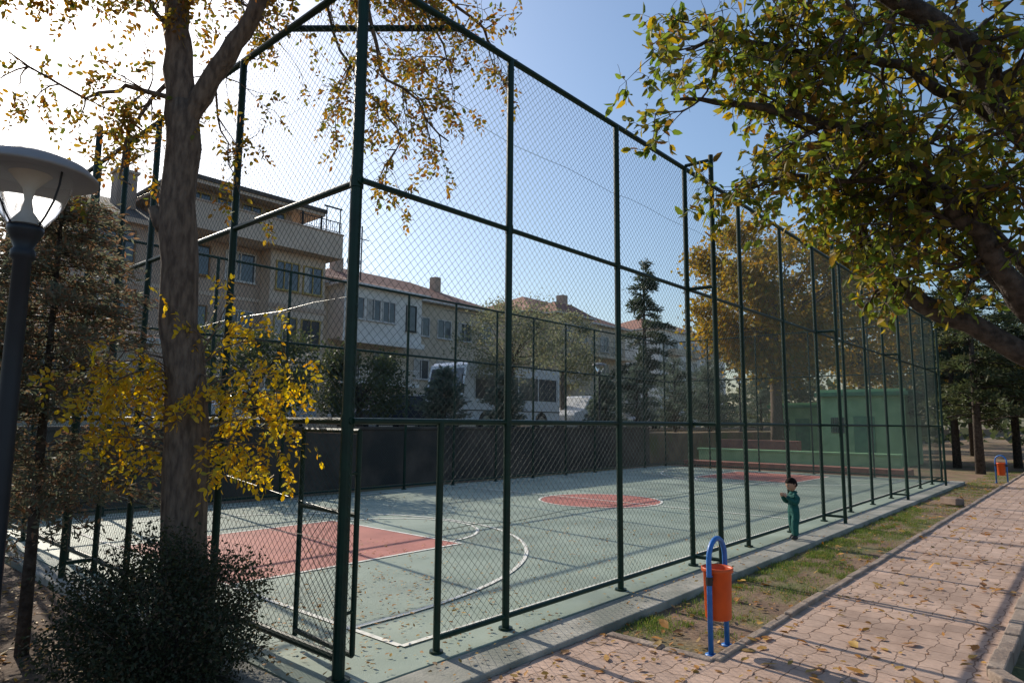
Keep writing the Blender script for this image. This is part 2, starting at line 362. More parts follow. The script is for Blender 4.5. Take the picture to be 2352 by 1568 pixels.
def rb(pts,r0,r1,kn,Lk=(.25,.5),lev=1,t0=.2,kids=3,ls=.055,grav=-.12):
    o,rad=T.path(pts,r0,r1,7,sub=3,wob=.05)
    for j in range(int(kn)):
        i=max(1,int((t0+(1-t0)*random.random())*(len(o)-1)))
        T.branch(o[i],nrm((o[i]-o[i-1]).normalized()*.6+nrm(rv())),random.uniform(*Lk),.007,lev,grav,kids,ls)
rb([(-.3,1.0,5.0),(.1,.75,5.45),(.4,.6,5.1),(.52,.54,4.6),(.8,.40,4.3),(1.04,.25,4.0)],.026,.006,22)
rb([(-.2,.9,5.3),(.3,.6,5.6),(.8,.4,5.5),(1.3,.3,5.25),(1.6,.25,5.1)],.028,.008,20)
rb([(.1,.75,5.45),(.55,.5,5.3),(.95,.35,5.0),(1.1,.3,4.75)],.018,.006,13)
rb([(.1,.75,5.4),(.3,.9,4.9),(.5,.7,4.4),(.7,.5,4.05),(.6,.5,3.85)],.015,.005,10)
rb([(-.65,1.43,4.05),(-1.0,1.65,4.15),(-1.25,1.81,4.05),(-1.66,1.97,4.25)],.022,.006,12)
rb([(-.74,1.53,4.9),(-1.1,1.7,5.15),(-1.5,1.8,5.0),(-1.9,1.9,4.8)],.03,.008,22)
rb([(-.7,1.5,4.6),(-.95,1.55,4.9),(-1.3,1.5,5.0),(-1.7,1.5,4.7)],.02,.008,17)
rb([(-.66,1.45,4.3),(-.85,1.6,4.1),(-.95,1.7,3.7),(-.9,1.65,3.4)],.02,.005,8)
rb([(-.5,1.25,4.3),(-.4,1.5,4.4),(-.3,1.5,4.0),(-.25,1.45,3.7)],.014,.004,6)
rb([(-.74,1.53,5.1),(-.4,1.7,5.4),(-.1,1.6,5.2),(.1,1.4,5.0)],.02,.006,13)
rb([(-.3,1.0,4.9),(-.3,.6,5.1),(-.1,.3,5.2),(.2,0.1,5.3)],.02,.006,8)
rb([(-.8,1.55,5.5),(-1.3,1.3,5.6),(-1.6,1.2,5.3)],.02,.006,15)
def compound(P,D,nl=9,L=.16,s=.038):
    LP=[];LD=[]
    for p,d in zip(P,D):
        d=Vector(d); d=nrm(d+Vector((0,0,-.6))); sd=nrm(d.cross(rv())); p=Vector(p); l=L*random.uniform(.6,1.2)
        k=random.randint(nl-4,nl)
        for i in range(k):
            t=(i+1)/k; q=p+d*l*t+Vector((0,0,-.03*t*t)); sg=1 if i%2 else -1
            LP.append(tuple(q)); LD.append(tuple(nrm(sd*sg+d*.5+rv()*.25)) if i<k-1 else tuple(d))
    return LP,LD
LP,LD=compound(T.P,T.D)
M_rob=leafmat('robinia_leaf',[(.26,.17,.03),(.33,.16,.03),(.11,.14,.03),(.36,.18,.03),(.09,.12,.025),(.22,.085,.025),(.33,.21,.04),(.13,.15,.03),(.20,.08,.03),(.10,.13,.03)],trans=.45,tv=1.8)
leaves('leaves',LP,rng.uniform(.032,.060,len(LP)),M_rob,RB,D=LD,w=.52,fold=.15)
T.P=[];T.D=[]
for k in range(22):
    side=random.choice((-.8,-.6,1,1,.8))
    z=random.uniform(1.35,2.2); base=(-.55,1.3,z)
    T.branch(base,(.66*side+random.uniform(-.3,.1),-.75*side*.8+random.uniform(-.25,.2),random.uniform(.15,.6)),random.uniform(.5,.75)*(.8 if side<0 else 1),.010,1,-.12,3,.055)
LP,LD=compound(T.P,T.D,nl=9,L=.18)
M_yel=leafmat('yellow_leaf',[(.50,.33,.03),(.56,.38,.04),(.38,.29,.04),(.48,.25,.03),(.26,.25,.05),(.58,.40,.06),(.36,.17,.03)],trans=.5)
leaves('yellow_sprout_leaves',LP,rng.uniform(.035,.062,len(LP)),M_yel,RB,D=LD,w=.5,fold=.15)
T.w.build('trunk_and_limbs',[M_bark],RB,smooth=True)
def crown_tree(name,x,y,z0,zc,rx,rz,K,n,ls,mt,bark=M_barkd,tr=.25,cl=.25,lean=(0,0),wq=.6,limbs=True):
    E=empty(name); mb=MB(); zb=max(z0+.3,zc-rz*.8)
    top=Vector((x+lean[0],y+lean[1],zc))
    if limbs: mb.tube([(x,y,z0-.1),(x+lean[0]*.4,y+lean[1]*.4,(z0+zb)/2),(x+lean[0]*.7,y+lean[1]*.7,zb),top],[tr*1.15,tr*.9,tr*.75,tr*.3],10)
    P=[]
    for k in range(K):
        d=unit(rng.normal(size=3)); rr=random.uniform(.35,1)**.6
        c=np.array([top.x+d[0]*rx*rr,top.y+d[1]*rx*rr,zc+d[2]*rz*rr])
        if limbs and k%2==0:
            q=Vector(c); b=Vector((x+lean[0]*.7,y+lean[1]*.7,zb)).lerp(top,random.random()*.8); mid=b.lerp(q,.5)+rv()*.06*rx
            mb.tube([b,mid,q],[tr*.25,tr*.14,tr*.04],5)
        cs=rx*cl*random.uniform(.6,1.2)
        m=int(n/K*random.uniform(.5,1.5)); P.append(c+rng.normal(size=(m,3))*cs*np.array([1,1,.7])*.6)
    P=np.concatenate(P); P=P[P[:,2]>z0+.02]
    if limbs: mb.build('trunk_and_limbs',[bark],E,smooth=True)
    leaves('foliage',P,rng.uniform(.6,1.2,len(P))*ls,mt,E,w=wq,simple=True)
    return E
def conifer(name,x,y,z0,h,r,n,ls,mt,zlow=.1,layers=14,tr=.12,shape=1.0,droop=.25,br=1.0):
    E=empty(name); mb=MB(); mb.tube([(x,y,z0-.1),(x,y,z0+h*.5),(x,y,z0+h)],[tr,tr*.6,.01],8); P=[];D=[]
    for k in range(layers*5):
        t=zlow+(1-zlow)*random.random(); zz=z0+h*t; L=r*(1-(t-zlow)/(1-zlow))**shape*random.uniform(.6,1.15)+.06*r; a=random.uniform(0,6.283)
        d=Vector((math.cos(a),math.sin(a),random.uniform(-.1,.15)))
        p0=Vector((x,y,zz)); p1=p0+d*L*.6; p2=p0+d*L+Vector((0,0,-droop*L))
        mb.tube([p0,p1,p2],[tr*.2*br,tr*.12*br,.004],4)
        m=max(4,int(n/(layers*5)*(L/r)*2))
        u=rng.uniform(.15,1,(m,1)); A=np.array(p0)*(1-u)+np.array(p2)*u; A[:,2:3]+=.12*L*np.sin(u*3.1)
        A+=rng.normal(size=(m,3))*np.array([.11,.11,.06])*(.35*r+.15); P.append(A)
        D.append(np.tile(np.array([d.x,d.y,-.1]),(m,1))+rng.normal(size=(m,3))*.7)
    P=np.concatenate(P);D=np.concatenate(D)
    mb.build('trunk_and_branches',[M_barkd],E,smooth=True)
    leaves('needles',P,rng.uniform(.6,1.3,len(P))*ls,mt,E,D=D,w=.28,simple=True); return E
M_aut=leafmat('autumn_leaf',[(.24,.16,.03),(.32,.19,.03),(.16,.15,.03),(.28,.15,.03),(.12,.13,.03),(.36,.22,.04)],trans=.4)
M_olive=leafmat('olive_leaf',[(.13,.15,.09),(.16,.17,.10),(.10,.11,.065),(.2,.17,.09)],trans=.4)
M_dark=leafmat('dark_leaf',[(.05,.07,.03),(.07,.085,.035),(.045,.055,.025),(.09,.09,.04)],trans=.3)
M_con=leafmat('conifer_leaf',[(.04,.06,.035),(.055,.075,.042),(.035,.05,.03),(.07,.085,.05)],trans=.25)
M_jun=leafmat('juniper_leaf',[(.08,.11,.085),(.10,.13,.10),(.06,.085,.065),(.13,.15,.115)],trans=.3)
M_redc=leafmat('rusty_conifer_leaf',[(.10,.11,.075),(.12,.125,.085),(.17,.09,.055),(.09,.10,.065),(.20,.105,.06),(.10,.12,.08),(.09,.10,.07)],trans=.4)
PZ=1.2
crown_tree('autumn_tree',35.8,10.0,-.1,9.2,5.0,4.8,90,26000,.30,M_aut,tr=.35,cl=.22,bark=M_bark)
crown_tree('autumn_tree',46,8.0,-.1,8.0,4.5,4.0,60,11000,.32,M_aut,tr=.3,cl=.22)
crown_tree('olive_tree',19.2,15.4,PZ,5.2,2.4,1.8,45,9000,.12,M_olive,tr=.16,cl=.28)
crown_tree('olive_tree',27,18.5,PZ,5.6,2.2,2.0,36,8000,.14,M_olive,tr=.16,cl=.26)
crown_tree('broadleaf_tree',9.8,13.4,PZ,2.8,1.5,1.2,36,7000,.12,M_dark,tr=.14,cl=.28)
crown_tree('broadleaf_tree',6.0,12.8,PZ,2.9,1.5,1.3,30,7000,.12,M_dark,tr=.14,cl=.28)
crown_tree('broadleaf_tree',52,16,-.1,7,4,4,50,8000,.35,M_olive,tr=.3,cl=.25)
crown_tree('broadleaf_tree',64,9,-.1,7,5,4.5,50,8000,.4,M_aut,tr=.3,cl=.25)
conifer('cedar_tree',50.4,26.8,PZ,15.4,4.2,14000,.4,M_con,zlow=.2,layers=14,tr=.3,droop=.1)
for (x,y,h,r) in ((25.6,13,3.2,1.2),(31,13.8,4.0,1.8),(33.5,13,3.6,1.6),(22.6,12.8,2.6,.9),(38,15,4.4,2.0),(44,14,4,2.0),(12.6,12.6,2.2,.9),(15.9,12.9,2.3,.9)):
    conifer('juniper_tree',x,y,PZ,h,r,6000,.16,M_jun,zlow=.02,layers=18,tr=.1,shape=.6,droop=-.25)
for (x,y,h,r) in ((27.4,-.3,7.6,2.0),(29.5,-2.0,8.6,2.4),(33,-1.0,9.5,2.6),(31,.9,8.0,2.2),(28.3,-4.2,8,2.3),(36,-5,9.5,2.8),(40,-1.5,10.5,3),(45,2,11,3),(34,-7.5,9,3),(42,-9,10,3)):
    conifer('pine_tree',x,y,-.08,h,r,7000,.22,M_con if (x*7)%2<1.2 else M_dark,zlow=.24,layers=16,tr=.17,shape=.6,droop=.05)
crown_tree('autumn_tree',30.3,-5.6,-.1,4.6,2.4,2.0,40,8000,.2,M_aut,tr=.18,cl=.28)
crown_tree('autumn_tree',38,-3.2,-.1,4.0,2.4,1.8,40,6000,.22,M_aut,tr=.18,cl=.28)
conifer('cypress_tree',-1.15,2.35,-.08,3.5,.95,24000,.06,M_redc,zlow=.3,layers=30,tr=.05,shape=.4,droop=.12,br=.5)
conifer('cypress_tree',-1.9,3.6,-.08,4.2,1.15,22000,.07,M_redc,zlow=.15,layers=28,tr=.06,shape=.5,droop=.12,br=.5)
conifer('cypress_tree',-.75,6.6,-.08,2.4,.7,7000,.06,M_redc,zlow=.15,layers=16,tr=.05,shape=.6,droop=.1,br=.6)
P=[]
for k in range(240):
    if k%3: x=random.uniform(-40,150); y=random.uniform(54,70); s=random.uniform(2,3.6); z=random.uniform(1,5.5)
    else: x=random.uniform(60,110); y=random.uniform(-60,50); s=random.uniform(2,4); z=random.uniform(0,6)
    P.append(np.array([x,y,z])+rng.normal(size=(80,3))*s*np.array([.6,.6,.5]))
P=np.concatenate(P); leaves('distant_trees',P,rng.uniform(.6,1.3,len(P)),M_dark,w=.7,simple=True)
E=empty('evergreen_bush'); n=30000
d=unit(rng.normal(size=(n,3))); rr=rng.uniform(.2,1,(n,1))**.45
lump=1+.16*np.sin(d[:,0:1]*7+1)*np.cos(d[:,1:2]*6)+.12*np.sin(d[:,2:3]*9+d[:,0:1]*5)+rng.normal(size=(n,1))*.07
P=np.array([-.83,.78,.36])+d*rr*lump*np.array([.62,.62,.56]); P=P[P[:,2]>-.07]
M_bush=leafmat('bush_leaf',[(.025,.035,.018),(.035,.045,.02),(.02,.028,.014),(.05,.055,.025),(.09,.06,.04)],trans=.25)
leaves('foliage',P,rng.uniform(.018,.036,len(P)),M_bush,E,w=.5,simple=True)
mb=MB()
for k in range(140):
    dd=nrm(rv()+Vector((0,0,.6))); L=random.uniform(.45,.74)
    mb.tube([(-.83,.78,-.05),Vector((-.83,.78,.2))+dd*L*.5,Vector((-.83,.78,.3))+dd*L],[.01,.005,.0015],4)
mb.build('twigs',[M_barkd],E)
# ------------------------------------------------------------------ raised ground, walls, street
M_road=mat('asphalt',(.07,.07,.07),(.045,.045,.045),rough=.9,scale=3,bump=.3,bscale=60)
M_wall=mat('wall_render',(.13,.10,.08),(.07,.055,.045),rough=.9,scale=1.5,bump=.3,bscale=20,detail=10,c3=(.05,.045,.04),s3=.6)
g=MB(); g.box(-150,300,11.45,400,-.2,PZ); g.build('raised_ground',[M_soil])
g=MB(); g.poly([(-100,15.6,PZ+.004),(200,15.6,PZ+.004),(200,24,PZ+.004),(-100,24,PZ+.004)]); g.build('road',[M_road])
g=MB(); g.box(-14,23.6,11.2,11.44,-.2,1.42); g.box(-14,23.65,11.16,11.5,1.42,1.5); g.build('retaining_wall',[M_wall],bevel=.01)
g=MB(); g.box(-60,120,15.3,15.6,PZ-.1,PZ+.13);g.box(-60,120,24,24.3,PZ-.1,PZ+.13); g.build('kerb',[M_kerb])
M_gw=mat('green_wall_paint',(.30,.54,.27),(.21,.42,.20),rough=.8,scale=2,bump=.2,detail=10)
M_gw2=mat('green_trim',(.08,.28,.14),(.06,.2,.11),rough=.7)
M_brk=mat('red_render',(.36,.15,.10),(.25,.10,.08),rough=.85,scale=3)
g=MB(); g.box(24,24.3,1.6,9.1,-.1,.58,0); g.box(23.96,24.34,1.55,9.15,.58,.66,1); g.build('green_low_wall',[M_gw,M_gw],bevel=.015)
g=MB(); g.box(23.2,23.95,1.2,9.4,-.1,.17,0); g.box(27.5,28,6.2,9.8,-.1,.95,0); g.build('red_terrace_step',[M_brk],bevel=.015)
def hut(name,x,y,w,d,h):
    E=empty(name); mb=MB(); mb.box(x,x+d,y-w/2,y+w/2,-.1,h-.3,0); mb.box(x-.25,x+d+.25,y-w/2-.2,y+w/2+.2,h-.3,h-.12,1); mb.box(x-.1,x+d+.1,y-w/2-.08,y+w/2+.08,h-.12,h,0)
    mb.box(x-.05,x-.002,y-.5,y+.35,0,2.05,1); mb.box(x-.04,x-.002,y+.7,y+1.3,1.3,2.0,2)
    for k in range(6): mb.box(x-.07,x-.045,y+.72+k*.1,y+.74+k*.1,1.3,2.0,1)
    mb.build('walls_roof_and_door',[M_gw,M_gw2,glassmat('hut_glass')],E,bevel=.01)
hut('green_hut',30.0,4.2,3.4,3.2,3.25); hut('green_hut',40.5,10.2,3.6,3.2,3.0)
# ------------------------------------------------------------------ buildings
M_b1=mat('tan_brick',(.50,.38,.29),(.41,.30,.23),rough=.85,scale=1.2,bump=.2,bscale=25,detail=10)
M_b1l=mat('tan_render',(.60,.49,.39),(.52,.42,.33),rough=.85,scale=.8)
M_white=mat('white_render',(.80,.78,.74),(.70,.68,.64),rough=.8,scale=.8,detail=10)
M_cream=mat('cream_render',(.60,.51,.39),(.50,.42,.32),rough=.85,scale=.8,detail=10)
M_tile=tilemat('roof_tiles',(.42,.19,.12),(.2,.09,.065))
M_tiled=mat('dark_roof',(.12,.10,.09),(.08,.065,.055),rough=.8)
M_glass=glassmat('window_glass',(.06,.07,.085),.06)
M_frame=mat('window_frame',(.65,.63,.6),rough=.6); M_wood=mat('wood_frame',(.28,.15,.06),rough=.6)
M_yfr=mat('yellow_frame',(.45,.32,.10),rough=.6); M_blk=mat('black_iron',(.03,.03,.03),rough=.5)
M_curt=mat('curtain',(.5,.48,.44),rough=.9)
MM=[M_b1,M_b1l,M_glass,M_frame,M_wood,M_yfr,M_tiled,M_white,M_cream,M_tile,M_blk,M_curt]
def window(mb,x,z,w,h,y,fr=3,mull=1,curt=True):
    mb.box(x-w/2,x+w/2,y-.03,y-.002,z,z+h,2)
    t=.07
    mb.box(x-w/2-t,x-w/2,y-.09,y,z-t,z+h+t,fr); mb.box(x+w/2,x+w/2+t,y-.09,y,z-t,z+h+t,fr)
    mb.box(x-w/2,x+w/2,y-.09,y,z+h,z+h+t,fr); mb.box(x-w/2-.12,x+w/2+.12,y-.16,y-.002,z-t-.06,z-t+.005,fr); mb.box(x-w/2,x+w/2,y-.09,y,z-t+.006,z,fr)
    for i in range(mull): 
        xx=x-w/2+w*(i+1)/(mull+1); mb.box(xx-.03,xx+.03,y-.08,y-.031,z,z+h,fr)
    if curt and random.random()<.6: 
        cw=w*random.uniform(.2,.45); mb.box(x-w/2+.01,x-w/2+cw,y-.036,y-.031,z+.02,z+h-.01,11)
def railing(mb,x0,x1,y,z,h=.95,step=.14,mi=10):
    mb.box(x0,x1,y-.025,y+.025,z+h,z+h+.05,mi); mb.box(x0,x1,y-.02,y+.02,z+.08,z+.12,mi)
    n=int((x1-x0)/step)
    for i in range(n+1):
        xx=x0+(x1-x0)*i/n; mb.box(xx-.012,xx+.012,y-.012,y+.012,z+.12,z+h,mi)
def hip(mb,x0,x1,y0,y1,z,h,ov=.6,mi=9,soff=3):
    x0-=ov;x1+=ov;y0-=ov;y1+=ov; e=min((y1-y0)/2,(x1-x0)/2)*.98; ym=(y0+y1)/2
    a=(x0,y0,z);b=(x1,y0,z);c=(x1,y1,z);d=(x0,y1,z);p=(x0+e,ym,z+h);q=(x1-e,ym,z+h)
    mb.poly([a,b,q,p],mi);mb.poly([b,c,q],mi);mb.poly([c,d,p,q],mi);mb.poly([d,a,p],mi)
    mb.box(x0,x1,y0,y1,z-.16,z-.004,soff)
E=empty('apartment_building'); mb=MB(); Y=33.4
mb.box(6.9,20.3,Y,Y+12,PZ-.1,11.7,0)
for z in (9.7,6.3,2.9):
    for x,fr in ((9.0,4),(12.9,4),(15.6,3)): window(mb,x,z,1.7,1.6,Y,fr,1)
    mb.box(6.85,20.35,Y-.05,Y-.002,z-1.15,z-.95,1)
mb.box(16.9,20.6,Y-1.1,Y-.003,4.6,11.7,1)
for z in (9.4,6.1):
    window(mb,18.0,z,1.4,1.6,Y-1.1,5,2); window(mb,19.7,z,1.2,1.6,Y-1.1,5,1)
mb.box(16.8,20.7,Y-1.16,Y-1.102,8.2,8.5,0)
window(mb,18.6,2.6,2.2,1.5,Y,3,2)
mb.box(11.4,21.2,Y-2.0,Y+12.2,11.72,12.0,1); mb.box(11.4,21.2,Y-2.0,Y-1.85,12.0,13.2,1); mb.box(11.4,11.55,Y-1.85,Y+12,12.0,13.2,1); mb.box(21.05,21.2,Y-1.85,Y+12,12.0,13.0,1)
mb.box(11.35,21.25,Y-2.05,Y-1.8,13.2,13.3,0)
mb.box(12.0,18.4,Y-.6,Y+10,12.0,14.3,0)
for x in (12.8,14.3,15.8,17.3): window(mb,x,12.9,1.1,1.15,Y-.6,5,1,False)
mb.box(11.2,20.2,Y-1.7,Y+11,14.5,14.72,6); mb.box(11.3,20.1,Y-1.6,Y+11,14.3,14.497,1)
for x in (18.6,19.9): mb.tube([(x,Y-1.5,12.0),(x,Y-1.5,14.3)],.07,8,10)
railing(mb,18.2,21.1,Y-1.9,13.3,.7,.16); 
for x in (20.0,21.0): mb.tube([(x,Y-1.9,13.2),(x,Y-1.9,14.9)],.04,6,10)
mb.box(19.8,21.1,Y-1.95,Y-1.9,14.85,14.95,10)
mb.box(6.6,11.35,Y-.4,Y+12.3,11.7,11.95,1); 
mb.poly([(6.6,Y-.4,11.96),(11.5,Y-.4,11.96),(11.5,Y+6,14.6),(6.6,Y+6,14.6)],6); mb.poly([(6.6,Y+6,14.6),(11.5,Y+6,14.6),(11.5,Y+12,11.96),(6.6,Y+12,11.96)],6)
mb.poly([(6.6,Y-.4,11.96),(6.6,Y+6,14.6),(6.6,Y+12,11.96)],0)
mb.box(9.8,10.8,Y+3,Y+4,13,15.4,0); mb.box(9.7,10.9,Y+2.9,Y+4.1,15.4,15.55,1)
mb.build('walls_windows_and_roof',MM,E)
E=empty('white_house'); mb=MB(); Y=38.4
mb.box(23.4,43.4,Y,Y+12,PZ-.1,11.6,8); hip(mb,23.4,43.4,Y,Y+12,11.78,2.9)
mb.box(24.9,32.2,Y-2.0,Y-.003,7.6,11.6,7); 
for x in (26.0,27.5,28.9): window(mb,x,9.1,1.1,1.5,Y-2.0,3,1)
window(mb,31.1,8.7,.9,1.9,Y-2.0,10,0,False)
mb.box(24.7,32.4,Y-2.2,Y-2.003,7.3,7.7,7)
mb.poly([(24.5,Y-2.6,11.62),(32.6,Y-2.6,11.62),(32.6,Y+1,12.6),(24.5,Y+1,12.6)],9); mb.box(24.5,32.6,Y-2.6,Y+1,11.45,11.6,7)
mb.box(24.9,32.2,Y-1.9,Y-.003,4.3,4.55,7); railing(mb,24.9,32.2,Y-1.85,4.55,1.0,.2,7)
for z in (8.8,5.2,2.3):
    for x in (34.0,36.5,39.0,41.7): window(mb,x,z,1.5,1.5,Y,3,1)
for x in (27,30): window(mb,x,5.0,1.6,1.9,Y,3,1); window(mb,x,2.2,1.5,1.4,Y,4,1)
mb.box(28,28.8,Y+4,Y+4.8,13,15.0,0); mb.box(39,39.7,Y+4,Y+4.8,13,15.2,0); mb.tube([(29.1,Y+2,12.5),(29.1,Y+2,17.4)],.06,5,10)
mb.box(28.4,29.8,Y+1.97,Y+2.03,16.3,16.36,10)
mb.build('walls_windows_and_roof',MM,E)
sd=MB(); sd.lathe([(.0,-.18),(.25,-.12),(.45,.0),(.55,.12)],(0,0,0),16); o=sd.build('satellite_dish',[M_white],E,smooth=True); o.location=(27.8,39.6,14.0); o.rotation_euler=(1.1,0,-.5)
E=empty('cream_house'); mb=MB(); Y=38.4
mb.box(48.2,66,Y,Y+12,PZ-.1,12.6,8); hip(mb,48.2,66,Y,Y+12,12.78,3.0); mb.box(50,56,Y-2,Y-.003,5.6,12.6,8); hip(mb,50,56,Y-2,Y+1,12.72,1.4,.4)
for z in (9.8,6.6,3.2):
    for x in (49.0,58.5,61.5,64.3): window(mb,x,z,1.5,1.6,Y,3,1)
for z in (10.0,6.9):
    for x in (51.6,54.4): window(mb,x,z,1.5,1.6,Y-2,3,1)
mb.box(57,65.6,Y-1.6,Y-.003,8.8,9.05,8); railing(mb,57,65.6,Y-1.55,9.05,1.0,.25)
mb.box(59,59.9,Y+4,Y+5,13,16.5,0)
mb.build('walls_windows_and_roof',MM,E)
E=empty('white_apartment_block'); mb=MB(); Y=46
mb.box(88,112,Y,Y+14,PZ-.1,16,7); hip(mb,88,112,Y,Y+14,16.2,3)
for z in (13.2,9.9,6.6,3.3):
    for k in range(7): window(mb,90+k*3.3,z,1.5,1.6,Y,3,1)
for k in range(3):
    for z in (12.2,8.9,5.6): mb.box(91+k*6.6,94.4+k*6.6,Y-1.3,Y-.003,z,z+1,8)
mb.build('walls_windows_and_roof',MM,E)
E=empty('low_house'); mb=MB()
mb.box(-2,5.2,19,26,PZ-.1,4.0,8); hip(mb,-2,5.2,19,26,4.17,1.9); window(mb,.2,2.2,1.3,1.2,19,4,1); window(mb,3,2.2,1.3,1.2,19,4,1); mb.box(1,1.6,23,23.6,5,6.6,0)
mb.build('walls_windows_and_roof',MM,E)
# ------------------------------------------------------------------ vehicles
M_vw=mat('white_car_paint',(.78,.78,.78),(.72,.72,.72),rough=.25,spec=.6); M_vd=mat('dark_car_paint',(.03,.035,.05),(.03,.035,.05),rough=.2,spec=.7)
M_tyre=mat('tyre',(.02,.02,.02),(.015,.015,.015),rough=.9); M_rim=mat('rim',(.4,.4,.42),rough=.3,metal=.8); M_lamp=mat('lamp_glass',(.7,.7,.68),rough=.1)
VM=[M_vw,M_glass,M_tyre,M_rim,M_lamp,M_blk]
def wheel(mb,x,y,z,r,w=.22,s=1):
    mb.tube([(x,y-w/2,z),(x,y+w/2,z)],r,20,2); mb.tube([(x,y-w/2-.01,z),(x,y+w/2+.01,z)],r*.58,14,3)
E=empty('parked_bus',(17.9,17.2,PZ)); mb=MB()
mb.prism([(0.05,.35),(0,.9),(.12,1.9),(.35,3.0),(.6,3.15),(7.0,3.15),(7.1,3.0),(7.1,.35)],0,2.4,0)
mb.prism([(.095,1.45),(.02,1.45),(.10,1.95),(.30,2.85),(.36,2.85),(.15,1.95)],.15,2.25,1)
mb.box(.8,6.9,-.02,-.001,1.5,2.6,1)
for k in range(5): mb.box(.8+k*1.5,.86+k*1.5,-.03,-.021,1.5,2.6,0)
mb.box(.0,7.1,-.03,-.002,.95,1.0,5); mb.box(-.05,-.0,.2,.6,.7,.95,4); mb.box(-.05,0,1.8,2.2,.7,.95,4); mb.box(-.06,.1,.05,2.35,.3,.5,5)
mb.tube([(.15,-.02,2.5),(-.2,-.25,2.5),(-.2,-.25,2.0)],.03,6,5); mb.box(-.25,-.18,-.35,-.15,1.7,2.1,5)
for x in (1.6,5.6): wheel(mb,x,.1,.48,.48); wheel(mb,x,2.3,.48,.48)
mb.build('body_windows_and_wheels',VM,E,bevel=.03)
def car(name,x,y,z,paint,van=False,L=4.3):
    E=empty(name,(x,y,z)); mb=MB()
    if van:
        body=[(0,.3),(0,.85),(.1,1.0),(.9,1.15),(1.5,1.85),(1.7,1.92),(L-.1,1.92),(L,1.7),(L,.3)]; gl=[(1.02,1.16),(1.55,1.78),(L-.25,1.78),(L-.2,1.16)]
    else:
        body=[(0,.3),(0,.7),(.1,.8),(1.1,.95),(1.75,1.4),(2.1,1.46),(3.1,1.43),(3.7,1.05),(L-.05,.98),(L,.7),(L,.3)]; gl=[(1.25,.97),(1.82,1.36),(3.05,1.36),(3.55,1.02)]
    mb.prism(body,0,1.7,0); mb.prism(gl,-.012,1.712,1)
    mb.prism([(gl[0][0]-.08,gl[0][1]+.02),(gl[1][0]-.08,gl[1][1]+.02),(gl[1][0],gl[1][1]+.02),(gl[0][0],gl[0][1])],.12,1.58,1)
    mb.box(2.2,2.28,-.02,1.72,gl[0][1]-.02,gl[1][1]+.02,0); mb.box(-.03,.05,.1,.45,.6,.75,4); mb.box(-.03,.05,1.25,1.6,.6,.75,4); mb.box(L-.04,L+.02,.05,.3,.75,.95,5)
    for xx in (.8,L-.85): wheel(mb,xx,.07,.31,.31); wheel(mb,xx,1.63,.31,.31)
    mb.build('body_windows_and_wheels',[paint]+VM[1:],E,bevel=.03)
car('parked_van',26,17,PZ,M_vw,True,4.8); car('parked_car',11.6,16.2,PZ,M_vd); car('parked_car',5.8,16.2,PZ,M_vw); car('parked_car',34,17,PZ,M_vd)
# ------------------------------------------------------------------ street lamp
M_post=mat('lamp_post_paint',(.02,.024,.03),(.014,.017,.022),rough=.5,spec=.35)
M_cap=leafmat('lamp_cap',[(.34,.34,.35),(.34,.34,.35)],trans=.3,rough=.35,tv=1.3)
mg,nt,out=newmat('lamp_diffuser'); p=nt.nodes.new('ShaderNodeBsdfPrincipled'); nt.links.new(p.outputs[0],out.inputs[0])
p.inputs['Base Color'].default_value=(.9,.9,.88,1); p.inputs['Transmission Weight'].default_value=.95; p.inputs['Roughness'].default_value=.12; p.inputs['IOR'].default_value=1.12
M_globe=mg
def lamp(x,y,sc=1,zb=-.08):
    E=empty('street_lamp',(x,y,zb)); E.scale=(sc,sc,sc)
    mb=MB(); mb.lathe([(.14,0),(.14,.05),(.09,.12),(.062,.35),(.058,.5),(.05,2.0),(.047,2.72),(.065,2.74),(.065,2.78),(.05,2.8),(.075,2.86),(.095,2.9),(.095,2.93),(.0,2.94)],n=24); mb.build('post',[M_post],E,smooth=True)
    mb=MB(); mb.lathe([(.09,2.93),(.135,2.99),(.185,3.08),(.215,3.18),(.225,3.262)],n=36); mb.build('diffuser',[M_globe],E,smooth=True)
    mb=MB(); mb.lathe([(.2,3.262),(.34,3.242),(.36,3.247),(.355,3.265),(.30,3.32),(.2,3.36),(.08,3.378),(0,3.38)],n=40); mb.lathe([(.2,3.262),(0,3.262)],n=40); mb.build('cap',[M_cap],E,smooth=True)
    mb=MB(); mb.lathe([(.09,2.94),(.03,3.03),(.018,3.1),(.03,3.17),(.09,3.25),(.10,3.26)],n=20); mb.build('reflector',[M_frame],E,smooth=True)
    mb=MB()
    for a in range(4):
        c=math.cos(a*1.571+.5);s=math.sin(a*1.571+.5)
        mb.tube([(c*.094,s*.094,2.93),(c*.139,s*.139,2.99),(c*.19,s*.19,3.08),(c*.221,s*.221,3.18),(c*.231,s*.231,3.265)],.006,6)
    mb.build('ribs',[M_post],E)
    return E
lamp(-1.68,.92,.968); lamp(37,12.6,1,PZ); lamp(21.5,12.4,.9,PZ)
